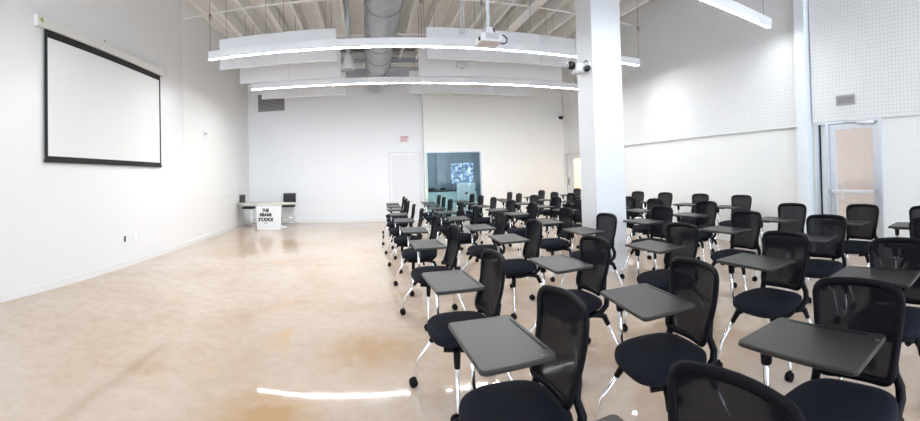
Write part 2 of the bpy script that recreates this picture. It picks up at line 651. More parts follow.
# ------------------------------------------------------------------ round duct
t = thing('air_duct', 'big round galvanised air duct running under the ceiling to the back wall', 'duct', (0.30, 0, 4.0))
prof_r = 0.285
mb = MB()
seg = 28
mb.loft([[(prof_r * math.cos(2 * PI * k / seg), y, prof_r * math.sin(2 * PI * k / seg)) for k in range(seg)]
         for y in (1.0, 4, 7, 10, 11.7)] +
        [[(prof_r * math.cos(2 * PI * k / seg), 11.7 + 0.30 * math.sin(a) + (1 if math.sin(2 * PI * k / seg) > 0 else 0) * 0.18 * math.sin(a) * math.sin(2 * PI * k / seg),
           prof_r * math.sin(2 * PI * k / seg) * math.cos(a * 0.5) + 0.05 * math.sin(a)) for k in range(seg)] for a in (0.5, 1.0, 1.4)])
mb.build('duct_body', MT['duct'], t)
for y in (3.4, 5.2, 7.0, 8.8, 10.6):
    mb = MB()
    ring = [(0.29 * math.cos(2 * PI * k / seg), y, 0.29 * math.sin(2 * PI * k / seg)) for k in range(seg)]
    mb.sweep(ring, 0.012, 6, closed=True)
    mb.build('duct_band', MT['duct'], t)
for y in (4.3, 6.1, 7.9, 9.7):
    mb = MB()
    arc = [(0.295, y, 1.1)] + [(0.295 * math.cos(a), y, 0.295 * math.sin(a)) for a in [-PI * i / 16 for i in range(17)]] + [(-0.295, y, 1.1)]
    mb.sweep(arc, 0.006, 6)
    mb.build('hanger_strap', MT['cable'], t)

# ------------------------------------------------------------------ hanging acoustic panels
PW, PH, PT = 1.133, 0.60, 0.045
rows = ((7.52, 'front', 'nearest the camera'), (8.80, 'middle', 'in the middle'), (10.72, 'rear', 'nearest the back wall'))
spots = []
for y, nm, lab in rows:
    for i, x in enumerate((-2.785, -1.65)):
        pos = ('outer panel by the screen wall', 'inner panel by the duct')[i]
        spots.append((x * (1.0 if y < 11 else 1.0), y, 'white hanging acoustic panel, %s, %s row' % (pos, nm)))
    for i, x in enumerate((1.145, 2.28, 3.415)):
        pos = ('first', 'second', 'third')[i] + ' one past the duct'
        spots.append((x, y, 'white hanging acoustic panel, %s, %s row' % (pos, nm)))
t0 = thing('acoustic_panel', 'x', 'acoustic panel', (0, 0, 0), 0, 'acoustic panels hanging under the joists')
MB().box((0, -PT / 2, 0), (PW, PT / 2, PH), 0.008).build('panel', MT['baffle'], t0)
for dx in (0.15, PW - 0.19):
    MB().sweep([(dx, 0, PH - 0.01), (dx, 0, ZC - 3.49)], 0.004, 5).build('hanging_wire', MT['cable'], t0)
    MB().lathe([(0.012, PH - 0.005), (0.012, PH + 0.02), (0.004, PH + 0.03)], (dx, 0, 0), 8).build('wire_clip', MT['cable'], t0)
tb = child_table(t0)
for i, (x, y, lab) in enumerate(spots):
    o = t0 if i == 0 else copy_tree(t0, tb)
    o.location = (x, y, 3.49)
    o['label'] = lab

# ------------------------------------------------------------------ linear pendant lights
FZ = 3.38
FX0, FX1 = -2.57, 5.04


def linear_light(y, lab, x0, x1, cables, lens='lens'):
    t = thing('linear_light', lab, 'pendant light', (0, y, FZ), 0, 'long linear pendant lights')
    MB().box((x0, -0.05, 0.012), (x1, 0.05, 0.13), 0.004).box((x0, -0.05, 0), (x1, -0.027, 0.014)).box((x0, 0.027, 0), (x1, 0.05, 0.014)).build('housing', MT['fixture'], t)
    MB().box((x0 + 0.01, -0.027, 0.001), (x1 - 0.01, 0.027, 0.011)).build('lens', MT[lens], t)
    for x in (x0 - 0.006, x1 + 0.001):
        MB().box((x, -0.052, -0.001), (x + 0.005, 0.052, 0.132), 0.001).build('end_cap', MT['fixture'], t)
    for x in cables:
        cb = MB().sweep([(x, 0, 0.12), (x, 0, ZC - FZ)], 0.005, 5).build('suspension_cable', MT['cable'], t)
        MB().lathe([(0.012, 0), (0.02, 0.01), (0.02, 0.06), (0.008, 0.075)], (x, 0, 0.72), 8).sweep(
            [(x + 0.012 + 0.03 * math.cos(a), 0, 0.72 + 0.035 * math.sin(a)) for a in [2 * PI * i / 12 for i in range(12)]], 0.006, 5, closed=True).build('cable_grip', MT['cable'], cb)
    return t


linear_light(6.43, 'long white linear pendant light hanging just behind the projector', FX0, FX1, (-2.55, 0.9, 1.9, 5.05))
linear_light(8.99, 'long white linear pendant light hanging nearest the back wall', FX0, FX1 + 0.08, (-2.5, 1.2, 5.0))
linear_light(3.42, 'white linear pendant light passing overhead, its end near the steel pillar', FX0, FX1 + 0.10, (-2.5, 1.2, 5.0), 'lens_dim')

# ------------------------------------------------------------------ pendant speaker, projector and pipes
t = thing('pendant_speaker', 'white bell-shaped speaker hanging beside the round duct', 'speaker', (-0.35, 8.6, 3.60))
MB().lathe([(0.0, 0.0), (0.125, 0.0), (0.14, 0.02), (0.135, 0.08), (0.10, 0.22), (0.06, 0.30), (0.05, 0.32), (0.0, 0.325)], (0, 0, 0), 24).build('speaker_shell', MT['white_plastic'], t)
MB().lathe([(0.0, -0.008), (0.115, -0.008), (0.12, 0.001), (0, 0.002)], (0, 0, 0), 24).build('speaker_grille', MT['grey_plastic'], t)
MB().sweep([(0, 0, 0.31), (0, 0, ZC - 3.60 - 0.04)], 0.035, 10).build('pole', MT['steel_white'], t)

t = thing('projector', 'white projector hanging on a ceiling pole in front of the long light', 'projector', (1.69, 5.4, 3.135), 0.05)
MB().box((-0.155, -0.12, 0.0), (0.155, 0.16, 0.115), 0.02).build('body', MT['white_plastic'], t)
MB().box((-0.145, -0.11, -0.006), (0.145, 0.15, 0.002), 0.002).build('base_plate', MT['pinkgrey'], t)
mb = MB()
for i in range(7):
    mb.box((-0.09, -0.124, 0.03 + i * 0.011), (0.10, -0.118, 0.036 + i * 0.011))
mb.build('vent_grille', MT['grey_plastic'], t)
MB().lathe([(0.0, -0.015), (0.024, -0.015), (0.028, 0.0), (0.0, 0.0)], (-0.153, -0.06, 0.035), 16, 'X').build('projector_lens', MT['black_gloss'], t)
MB().box((-0.07, -0.05, 0.125), (0.07, 0.09, 0.145), 0.004).box((-0.05, -0.03, 0.145), (0.05, 0.07, 0.23), 0.01).build('mount', MT['white_plastic'], t)
MB().sweep([(0, 0.02, 0.22), (0, 0.02, ZC - 3.135 - 0.03)], 0.026, 12).build('ceiling_pole', MT['steel_white'], t)
MB().lathe([(0.0, 0), (0.07, 0), (0.07, 0.02), (0.03, 0.04), (0, 0.04)], (0, 0.02, ZC - 3.135 - 0.075), 16).build('ceiling_flange', MT['steel_white'], t)
MB().sweep([(0.03, 0.02, 0.26), (0.06, 0.0, 0.22), (0.09, 0.0, 0.15), (0.14, 0.0, 0.13), (0.22, 0.0, 0.13), (0.27, 0.0, 0.09), (0.265, 0.0, 0.04), (0.21, 0.0, 0.01), (0.15, 0.02, 0.03)], 0.009, 8).build('cable', MT['black'], t)

t = thing('conduit_hanger', 'pair of thin white rods hanging down left of the projector', 'conduit', (1.78, 7.40, 0))
for dx in (0, 0.055):
    MB().sweep([(dx, 0, 4.0), (dx, 0, 5.05)], 0.013, 8).build('rod', MT['steel_white'], t)
MB().box((-0.03, -0.03, 3.96), (0.085, 0.03, 4.01), 0.004).build('foot_bracket', MT['steel_white'], t)

# small white speaker box under the panels
t = thing('motion_sensor_box', 'small white box fixed on the face of a middle row panel', 'sensor', (2.10, 8.729, 3.66))
MB().box((-0.12, -0.05, 0.0), (0.12, 0.05, 0.12), 0.015).build('box_body', MT['white_plastic'], t)
MB().lathe([(0, -0.02), (0.03, -0.015), (0.035, 0.0), (0, 0.0)], (0, 0, 0), 12).build('sensor_dome', MT['grey_plastic'], t)

# ------------------------------------------------------------------ projection screen
SY0, SY1, SZ0, SZ1 = 3.612, 6.572, 1.612, 3.255
t = thing('projection_screen', 'big white pull-down projection screen with black border on the side wall', 'projection screen', (XL + 0.004, 0, 0))
MB().box((0.002, SY0 - 0.13, SZ1 + 0.015), (0.07, SY1 + 0.06, SZ1 + 0.15), 0.012).build('screen_casing', MT['casing'], t)
for y in (SY0 - 0.155, SY1 + 0.06):
    e = MB().box((0.0, y, SZ1 + 0.01), (0.074, y + 0.025, SZ1 + 0.155), 0.008).build('casing_end', MT['casing'], t)
MB().lathe([(0, 0), (0.026, 0), (0.026, 0.002), (0, 0.002)], (0.0705, SY0 - 0.085, SZ1 + 0.095), 16, 'X').build('green_sticker', MT['green'], t)['label'] = 'small green sticker'
MB().box((0.030, SY0, SZ0), (0.034, SY1, SZ1 + 0.03)).build('black_border', MT['border'], t)
MB().box((0.0342, SY0 + 0.055, SZ0 + 0.06), (0.0355, SY1 - 0.055, SZ1 - 0.085)).build('screen_cloth', MT['screen'], t)
MB().box((0.022, SY0 - 0.01, SZ0 - 0.02), (0.044, SY1 + 0.01, SZ0 + 0.015), 0.004).build('bottom_bar', MT['border'], t)
MB().sweep([(0.02, 4.9, SZ1 + 0.14), (0.02, 4.9, SZ1 + 0.20)], 0.012, 8).build('wall_hook', MT['grey_plastic'], t)

# ------------------------------------------------------------------ wall fittings
t = thing('alarm_strobe', 'small white alarm strobe high on the wall past the screen', 'alarm', (XL, 8.69, 2.40))
MB().box((0, -0.06, -0.06), (0.035, 0.06, 0.06), 0.008).build('base_plate', MT['white_plastic'], t)
MB().box((0.035, -0.04, -0.025), (0.06, 0.04, 0.025), 0.008).build('flash_lens', MT['grey_plastic'], t)

t = thing('wall_outlet', 'black wall outlet low on the wall under the screen', 'outlet', (XL, 5.40, 0.44))
MB().box((0, -0.037, -0.058), (0.008, 0.037, 0.058), 0.003).build('cover_plate', MT['white_plastic'], t)
MB().box((0.008, -0.02, -0.045), (0.014, 0.02, 0.045), 0.002).build('socket', MT['black'], t)
for y, lab in ((5.70, 'white wall outlet beside the black outlet'), (5.88, 'white wall outlet second along from the black outlet')):
    t = thing('wall_outlet', lab, 'outlet', (XL, y, 0.43), 0, 'white outlets low on the wall')
    MB().box((0, -0.037, -0.058), (0.007, 0.037, 0.058), 0.003).build('cover_plate', MT['white_plastic'], t)
    for dz in (-0.025, 0.025):
        MB().box((0.007, -0.016, dz - 0.014), (0.010, 0.016, dz + 0.014), 0.002).build('socket', MT['trim'], t)


def grille(name, lab, loc, w, h, rotz, n):
    """face looks along local -y"""
    t = thing(name, lab, 'vent', loc, rotz)
    MB().box((-w / 2, -0.004, -h / 2), (w / 2, 0.0, h / 2)).build('backing', MT['grille_dark'], t)
    f = 0.02
    mb = MB().box((-w / 2, -0.02, -h / 2), (w / 2, -0.004, -h / 2 + f)).box((-w / 2, -0.02, h / 2 - f), (w / 2, -0.004, h / 2))
    mb.box((-w / 2, -0.02, -h / 2 + f), (-w / 2 + f, -0.004, h / 2 - f)).box((w / 2 - f, -0.02, -h / 2 + f), (w / 2, -0.004, h / 2 - f))
    mb.build('grille_frame', MT['grille'], t)
    mb = MB()
    for i in range(n):
        z = -h / 2 + f + (i + 0.5) * (h - 2 * f) / n
        mb.box((-w / 2 + f, -0.018, z - 0.22 * h / n), (w / 2 - f, -0.006, z + 0.22 * h / n))
    mb.build('louvres', MT['grille'], t)
    return t


grille('return_air_grille', 'grey air grille high in the back wall corner behind the hanging panels', (-2.89, YB, 3.68), 0.84, 0.54, 0, 12)
vy = 2.33
grille('vent_grille', 'small grey louvred vent above the glazed door', (rwx(vy) - 0.048, vy, 2.228), 0.30, 0.145, -PI / 2 - RANG + PI, 5).rotation_euler = (0, 0, -PI / 2 - RANG)

t = thing('exit_sign', 'red lettered exit sign above the white back door', 'exit sign', (1.105, YB, 2.425))
MB().box((-0.15, -0.03, -0.105), (0.15, 0.0, 0.105), 0.006).build('sign_box', MT['white_plastic'], t)
w = text('EXIT', 0.215, MT['red'], 'lettering', t, (0, -0.032, 0.0), (PI / 2, 0, 0), 0.003, 'CENTER', 0.004)
xs = [v.co.x for v in w.data.vertices]
w.scale.x = 0.22 / (max(xs) - min(xs))

t = thing('security_camera', 'small white and black security camera on the wall by the far corner', 'security camera', (6.10, YP, 3.08))
MB().box((-0.07, -0.05, 0.02), (0.07, 0, 0.13), 0.02).build('mount', MT['white_plastic'], t)
MB().lathe([(0, -0.075), (0.05, -0.06), (0.075, -0.02), (0.08, 0.02), (0, 0.02)], (-0.03, -0.10, 0.0), 20).build('dome', MT['black_gloss'], t)

# ------------------------------------------------------------------ exit door in the back wall
t = thing('door_1', 'plain white exit door in the back wall under the exit sign', 'door', (0, YB, 0), kind='structure')
mb = MB().box((D1[0] - 0.06, -0.025, 0), (D1[0] + 0.02, 0.1, 2.05)).box((D1[1] - 0.02, -0.025, 0), (D1[1] + 0.03, 0.1, 2.05)).box((D1[0] + 0.02, -0.025, 1.97), (D1[1] - 0.02, 0.1, 2.05))
mb.build('door_frame', MT['door_paint'], t)
leaf = MB().box((D1[0] + 0.025, 0.005, 0.01), (D1[1] - 0.025, 0.05, 1.965), 0.003).build('door_leaf', MT['door_paint'], t)
MB().box((D1[0] + 0.075, -0.015, 0.93), (D1[0] + 0.115, 0.005, 1.03), 0.004).sweep([(D1[0] + 0.095, -0.01, 0.99), (D1[0] + 0.095, -0.055, 0.99), (D1[0] + 0.20, -0.06, 0.985)], 0.010, 8).build('door_handle', MT['silver'], leaf)

# ------------------------------------------------------------------ control-room window and the room behind it
t = thing('window_1', 'large green-tinted control room window in the far wall', 'window', (0, YP, 0), kind='structure')
mb = MB().box((GX0, 0.01, GZ - 0.03), (GX1, 0.10, GZ)).box((GX1 - 0.025, 0.01, 0), (GX1, 0.10, GZ - 0.03)).box((GX0, 0.01, 0.0), (GX1 - 0.025, 0.10, 0.03))
mb.build('window_frame', MT['alu'], t)
MB().box((GX0, 0.012, 0.03), (GX0 + 0.06, 0.055, GZ - 0.03)).build('glass_edge', MT['green_edge'], t)
MB().box((GX0 + 0.06, 0.04, 0.03), (GX1 - 0.03, 0.05, GZ - 0.03)).build('pane', MT['glass'], t)
MB().box((2.60, 0.037, 0.03), (2.606, 0.053, GZ - 0.03)).build('glass_joint', MT['cable'], t)
mb = MB().box((XP + 0.3, 14.6, 0), (4.6, 14.75, 2.9)).box((GX0 - 0.1, YB + 0.16, 0), (GX0, 14.75, 2.9)).box((4.6, YP + 0.15, 0), (4.75, 14.75, 2.9))
mb.box((GX0, YP + 0.151, 2.9), (4.75, 14.75, 3.0)).box((GX0, 14.6, 0), (XP + 0.31, 14.75, 2.9))
mb.box((GX0, 13.4, 0.0), (GX0 + 0.45, 14.6, 2.9))
struct('wall_control_room', mb, MT['control_wall'], 'dark blue-grey walls inside the control room behind the glass', 'wall')
la = bpy.data.lights.new('control_room_fill', 'AREA')  # unseen fill light added to brighten the room behind the glass
la.energy = 14
la.size = 0.8
lo = bpy.data.objects.new('control_room_fill', la)
C.objects.link(lo)
lo.location = (3.0, 12.9, 2.8)
t = thing('control_desk', 'black-topped desk with a pale green front behind the control room glass', 'desk', (0, 12.95, 0))
MB().box((GX0 + 0.10, -0.35, 0.80), (3.40, 0.35, 0.85), 0.004).build('desk_top', MT['desk'], t)
MB().box((GX0 + 0.12, -0.32, 0), (3.38, -0.30, 0.80)).build('front_panel', MT['frost'], t)
for x in (1.85, 3.30):
    MB().box((x - 0.02, -0.30, 0), (x + 0.02, 0.33, 0.80)).build('side_panel', MT['desk'], t)
for x, w in ((2.0, 0.22), (2.35, 0.16)):
    e = thing('desk_device', 'low black device on the control desk, %s' % ('nearer the exit door' if x < 2.2 else 'beside the monitor'), 'device', (x, 12.95, 0.851), 0, 'devices on the control desk')
    MB().box((-w / 2, -0.1, 0), (w / 2, 0.1, 0.06), 0.01).build('device_case', MT['black'], e)
    MB().lathe([(0, 0.06), (0.02, 0.06), (0.015, 0.075), (0, 0.075)], (0, -0.04, 0), 12).build('dial', MT['grey_plastic'], e)
t = thing('low_cabinet', 'low white cabinet under the monitor behind the control room glass', 'cabinet', (2.97, 12.36, 0))
MB().box((-0.35, -0.15, 0), (0.35, 0.15, 0.46), 0.004).build('cabinet_body', MT['white_plastic'], t)
for x in (-0.17, 0.17):
    d = MB().box((x - 0.165, -0.165, 0.03), (x + 0.165, -0.151, 0.44), 0.003).build('cabinet_door', MT['white_plastic'], t)
    MB().box((x * 0.2 - 0.01, -0.18, 0.30), (x * 0.2 + 0.01, -0.165, 0.38), 0.003).build('cabinet_handle', MT['silver'], d)
t = thing('monitor', 'silver desktop monitor seen from behind inside the control room', 'monitor', (2.97, 12.32, 0.461))
MB().box((-0.29, -0.02, 0.09), (0.29, 0.015, 0.60), 0.012).build('screen_shell', MT['silver'], t)
MB().box((-0.09, -0.05, 0.0), (0.09, 0.10, 0.012), 0.004).build('foot', MT['silver'], t)
MB().box((-0.05, 0.0, 0.01), (0.05, 0.012, 0.12)).build('neck', MT['silver'], t)
mb = MB().lathe([(0, -0.024), (0.026, -0.024), (0.026, -0.019), (0, -0.019)], (0.018, 0, 0.28), 20, 'Y')
mb.lathe([(0, -0.024), (0.026, -0.024), (0.026, -0.019), (0, -0.019)], (-0.018, 0, 0.28), 20, 'Y')
mb.sweep([(0, -0.021, 0.30), (0.008, -0.021, 0.325), (0.022, -0.021, 0.338)], 0.007, 6)
mb.build('fruit_emblem', MT['ink'], t)
t = thing('reflection_panel', 'glowing blue and white panel standing in for a reflection in the control room glass', 'reflection', (3.12, 13.4, 1.36))  # added glowing panel; the street reflection is painted into its colour
MB().box((-0.40, 0.0, -0.36), (0.40, 0.03, 0.36), 0.004).build('reflection_backing', MT['black'], t)
MB().box((-0.39, -0.004, -0.35), (0.0, 0.0, 0.35)).build('reflection_face', MT['glass_reflection'], t)
MB().box((0.03, -0.004, -0.35), (0.39, 0.0, 0.35)).build('reflection_face', MT['glass_reflection'], t)
MB().sweep([(0, 0.03, 0), (0, 1.2, 0)], 0.03, 8).build('backing_arm', MT['black'], t)

# ------------------------------------------------------------------ far corner door and its lit corridor
t = thing('door_2', 'white door with a warm lit glass panel in the far corner', 'door', RW['loc'], RW['rotz'], kind='structure')
a, b_ = ly(EY0), ly(EY1)
mb = MB().box((-0.02, a - 0.06, 0), (0.12, a, EZ + 0.06)).box((-0.02, b_, 0), (0.12, b_ + 0.06, EZ + 0.06)).box((-0.02, a, EZ), (0.12, b_, EZ + 0.06))
mb.build('door_frame', MT['door_paint'], t)
mb = MB().box((0.03, a + 0.01, 0.01), (0.07, a + 0.12, EZ - 0.01)).box((0.03, b_ - 0.54, 0.01), (0.07, b_ - 0.01, EZ - 0.01))
mb.box((0.03, a + 0.12, 0.01), (0.07, b_ - 0.54, 0.78)).box((0.03, a + 0.12, EZ - 0.16), (0.07, b_ - 0.54, EZ - 0.01))
leaf = mb.build('door_leaf', MT['door_paint'], t)
MB().box((0.045, a + 0.12, 0.78), (0.053, b_ - 0.54, EZ - 0.16)).build('pane', MT['door_glass'], t)
MB().box((0.01, b_ - 0.16, 0.88), (0.03, b_ - 0.11, 1.10), 0.004).sweep([(0.02, b_ - 0.135, 0.99), (-0.03, b_ - 0.135, 0.99), (-0.035, b_ - 0.25, 0.99)], 0.010, 8).build('door_handle', MT['cable'], leaf)
mb = MB().box((1.4, ly(9.5), 0), (1.5, ly(13.2), 2.6)).box((0.15, ly(13.1), 0), (1.4, ly(13.2), 2.6)).box((0.15, ly(9.5), 0), (1.4, ly(9.6), 2.6)).box((0.15, ly(9.5), 2.6), (1.5, ly(13.2), 2.7))
struct('wall_corridor', mb, MT['warm_wall'], 'warm cream corridor wall seen through the far corner door', 'wall', **RW)
la = bpy.data.lights.new('corridor_lamp', 'AREA')
la.energy = 60
la.size = 0.6
la.color = (1.0, 0.80, 0.55)
lo = bpy.data.objects.new('corridor_lamp', la)
C.objects.link(lo)
lo.location = (rwx(11.4) + 0.75, 11.3, 2.55)

# ------------------------------------------------------------------ glazed exit door in the right wall
t = thing('door_3', 'glazed aluminium exit door with a push bar in the right wall', 'door', RW['loc'], RW['rotz'], kind='structure')
a, b_ = ly(DY0), ly(DY1)
m1 = b_ - 0.22                                            # mullion beside the narrow side light
mb = MB().box((-0.03, a, 0), (0.10, a + 0.05, DZ)).box((-0.03, b_ - 0.045, 0), (0.10, b_, DZ)).box((-0.03, a + 0.05, DZ - 0.045), (0.10, b_ - 0.045, DZ)).box((-0.03, m1, 0), (0.10, m1 + 0.05, DZ - 0.045))
mb.build('door_frame', MT['alu'], t)
MB().box((0.02, m1 + 0.05, 0.0), (0.05, b_ - 0.045, DZ - 0.045)).build('side_panel', MT['steel_white'], t)
MB().box((0.0, b_ - 0.062, 0.0), (0.021, b_ - 0.05, DZ - 0.045)).build('dark_seal', MT['black'], t)
l0, l1 = a + 0.055, m1 - 0.005
mb = MB().box((0.0, l0, 0.01), (0.045, l0 + 0.09, DZ - 0.05)).box((0.0, l1 - 0.09, 0.01), (0.045, l1, DZ - 0.05)).box((0.0, l0 + 0.09, 0.01), (0.045, l1 - 0.09, 0.22)).box((0.0, l0 + 0.09, DZ - 0.13), (0.045, l1 - 0.09, DZ - 0.05))
leaf = mb.build('door_leaf', MT['alu'], t)
MB().box((0.018, l0 + 0.09, 0.22), (0.026, l1 - 0.09, DZ - 0.13)).build('pane', MT['door_glass'], t)
MB().box((-0.075, l0 + 0.02, 0.895), (-0.03, l1 - 0.02, 0.945), 0.01).build('push_bar', MT['silver'], t)
for y in (l0 + 0.0, l1 - 0.05):
    MB().box((-0.085, y, 0.88), (0.0, y + 0.05, 0.96), 0.008).build('bar_bracket', MT['grey_plastic'], t)
mb = MB().sweep([(0.045, l1 - 0.13, 0.80), (0.09, l1 - 0.13, 0.80), (0.105, l1 - 0.13, 0.83), (0.105, l1 - 0.13, 1.01), (0.09, l1 - 0.13, 1.04), (0.045, l1 - 0.13, 1.04)], 0.010, 8)
mb.build('pull_handle', MT['silver'], t)
MB().box((-0.07, l0 + 0.04, DZ - 0.075), (-0.03, l0 + 0.30, DZ - 0.025), 0.006).build('door_closer', MT['silver'], t)
MB().sweep([(-0.05, l0 + 0.10, DZ - 0.02), (-0.18, l0 + 0.34, DZ - 0.03), (-0.03, l0 + 0.52, DZ - 0.03)], 0.009, 6).build('closer_arm', MT['silver'], t)
mb = MB().box((3.2, ly(-2.6), 0), (3.35, ly(7.5), 4.5))
tag(MB().box((0.15, ly(-2.6), 2.75), (3.35, ly(7.5), 2.9)).build('blocker', MT['trim'], None, **RW), 'added slab shading the peach wall outside the glazed door', 'blocker', kind='structure')  # added only to keep daylight off the wall beyond the glazed door
struct('wall_outside', mb, MT['peach'], 'sunlit peach block wall seen outside through the glazed door', 'wall', **RW)

# ------------------------------------------------------------------ camera pair on the column
t = thing('tracking_camera', 'white bracket with black swivel cameras on the side of the column', 'camera', (CX0, 4.72, 2.66))
MB().box((-0.02, -0.16, -0.06), (0.001, 0.10, 0.10), 0.004).build('wall_plate', MT['white_plastic'], t)
MB().box((-0.17, -0.12, -0.035), (-0.02, 0.06, -0.015), 0.004).build('shelf', MT['white_plastic'], t)
MB().box((-0.15, -0.05, -0.015), (-0.03, 0.06, 0.10), 0.015).build('camera_body', MT['white_plastic'], t)
MB().lathe([(0, -0.05), (0.05, -0.045), (0.055, 0.0), (0.045, 0.04), (0, 0.04)], (-0.18, 0.03, 0.07), 18, 'X').build('camera_head', MT['black_gloss'], t)
MB().lathe([(0, -0.07), (0.035, -0.07), (0.042, 0.0), (0, 0.0)], (-0.06, -0.13, 0.0), 18, 'Y').build('camera_lens', MT['black_gloss'], t)
MB().box((-0.20, -0.09, -0.06), (-0.10, -0.03, -0.036), 0.006).build('base_block', MT['grey_plastic'], t)
MB().sweep([(-0.05, -0.06, 0.10), (-0.04, -0.10, 0.12), (-0.01, -0.12, 0.09)], 0.008, 6).build('cable', MT['black'], t)

# ------------------------------------------------------------------ corner table, sign and two low-back stools
t = thing('pedestal_table', 'white oval table on a flared pedestal in the far corner', 'table', (-2.79, 11.0, 0))
el = lambda rx, ry, z, n=40: [(rx * math.cos(2 * PI * k / n), ry * math.sin(2 * PI * k / n), z) for k in range(n)]
MB().loft([el(0.76, 0.41, 0.645), el(0.815, 0.45, 0.655), el(0.82, 0.455, 0.672), el(0.81, 0.445, 0.68)]).build('table_top', MT['cream_top'], t)
MB().lathe([(0.0, 0.0), (0.33, 0.0), (0.33, 0.012), (0.20, 0.05), (0.11, 0.14), (0.085, 0.30), (0.09, 0.50), (0.16, 0.60), (0.24, 0.645), (0, 0.645)], (0.21, 0.10, 0), 32).build('pedestal', MT['white_plastic'], t)

t = thing('floor_sign', 'white board sign with black studio lettering in front of the corner table', 'sign', (-2.62, 10.56, 0))
MB().box((-0.33, -0.02, 0.0), (0.33, 0.02, 0.635), 0.006).build('board', MT['white_plastic'], t)
for x in (-0.31, 0.31):
    MB().box((x - 0.02, -0.02, 0.0), (x + 0.02, 0.12, 0.03), 0.004).build('foot', MT['white_plastic'], t)
for s, z, sz, wd in (('THE', 0.51, 0.115, 0.19), ('MIAMI', 0.395, 0.115, 0.32), ('STUDIOS', 0.27, 0.12, 0.40)):
    w = text(s, sz, MT['ink'], 'lettering', t, (-0.08, -0.0215, z), (PI / 2, 0, 0), 0.0012, 'CENTER', 0.007)
    xs = [v.co.x for v in w.data.vertices]
    w.scale.x = wd / (max(xs) - min(xs))
MB().box((-0.12, -0.0225, 0.175), (-0.04, -0.0205, 0.19)).build('underline_mark', MT['ink'], t)


def stool(lab, loc, rot):
    """faces local -y"""
    t = thing('low_stool', lab, 'chair', loc, rot, 'black low-back seats at the corner table')
    mb = MB()
    mb.loft([[(x * s, y * s + 0.0, z) for x, y in sq] for s, z, sq in
             [(s, z, [(0.19 * math.copysign(abs(math.cos(a)) ** 0.5, math.cos(a)), 0.18 * math.copysign(abs(math.sin(a)) ** 0.5, math.sin(a))) for a in [2 * PI * k / 28 for k in range(28)]])
              for s, z in ((0.9, 0.50), (1.0, 0.515), (1.0, 0.545), (0.92, 0.56))]])
    mb.build('seat', MT['blackleather'], t)
    mb = MB()
    for i in range(2):
        pass
    g = []
    for x0, x1 in ((-0.19, 0.19),):
        mb.box((x0, 0.15, 0.62), (x1, 0.18, 0.90), 0.012)
    mb.build('backrest', MT['blackleather'], t)
    for sx in (-1, 1):
        MB().sweep([(sx * 0.13, 0.13, 0.52), (sx * 0.13, 0.185, 0.56), (sx * 0.13, 0.185, 0.86)], 0.009, 8).build('back_post', MT['chrome'], t)
        MB().sweep([(sx * 0.17, 0.14, 0.50), (sx * 0.18, -0.14, 0.50), (sx * 0.185, -0.17, 0.46), (sx * 0.185, -0.17, 0.03), (sx * 0.18, -0.14, 0.011), (sx * 0.18, 0.18, 0.011)], 0.010, 8).build('leg', MT['chrome'], t)
    MB().sweep([(-0.18, 0.17, 0.011), (0.18, 0.17, 0.011)], 0.010, 8).build('floor_rail', MT['chrome'], t)
    MB().sweep([(-0.185, -0.17, 0.20), (0.185, -0.17, 0.20)], 0.010, 8).build('footrest', MT['chrome'], t)
    return t


stool('black low-back seat on chrome legs between the corner table and the screen wall', (-3.41, 11.37, 0), 1.5708)
stool('black low-back seat on chrome legs at the exit-door end of the table', (-2.36, 11.99, 0), 0.0)

# ------------------------------------------------------------------ tablet-arm chairs
# local frame: the sitter looks along -x, the tablet arm is on the +y side, origin on the floor under the seat


def seat_outline(s, z, n=40):
    pts = []
    for k in range(n):
        a = 2 * PI * k / n
        c, s_ = math.cos(a), math.sin(a)
        x = math.copysign(abs(c) ** 0.62, c)
        y = math.copysign(abs(s_) ** 0.62, s_)
        w = 0.222 - 0.018 * max(0, x)                      # a little narrower at the rear
        pts.append((-0.012 + 0.196 * x * s, w * y * s, z + 0.012 * (1 - (y * s) ** 2) * (-0.5) - 0.012 * max(0, -x * s) ** 3))
    return pts


def back_x(y, z):
    lean = 0.155 + (z - 0.50) * 0.24
    return lean - 0.95 * y * y + 0.02 * math.sin((z - 0.5) / 0.35 * PI)


def rounded_outline():
    """rounded outline of the backrest in y-z, counter-clockwise"""
    C_ = [(0.213, 0.860, 0.060), (-0.213, 0.860, 0.060), (-0.175, 0.480, 0.05), (0.175, 0.480, 0.05)]
    pts = []
    n = len(C_)
    for i in range(n):
        p0 = Vector(C_[i - 1][:2])
        p1 = Vector(C_[i][:2])
        p2 = Vector(C_[(i + 1) % n][:2])
        r = C_[i][2]
        d0 = (p0 - p1).normalized()
        d1 = (p2 - p1).normalized()
        s, e = p1 + d0 * r, p1 + d1 * r
        for j in range(7):
            u = j / 6
            pts.append((1 - u) ** 2 * s + 2 * u * (1 - u) * p1 + u * u * e)
        # straight edge samples to follow the curve of the back
        nx = Vector(C_[(i + 1) % n][:2])
        r2 = C_[(i + 1) % n][2]
        e2 = nx + (p1 - nx).normalized() * r2
        for j in range(1, 6):
            pts.append(e.lerp(e2, j / 6))
    out = []
    for p in pts:
        z = p.y
        if z > 0.7:                                        # gently crowned top
            z += 0.012 * (1 - (p.x / 0.205) ** 2) - 0.008
        out.append((p.x, z))
    return out


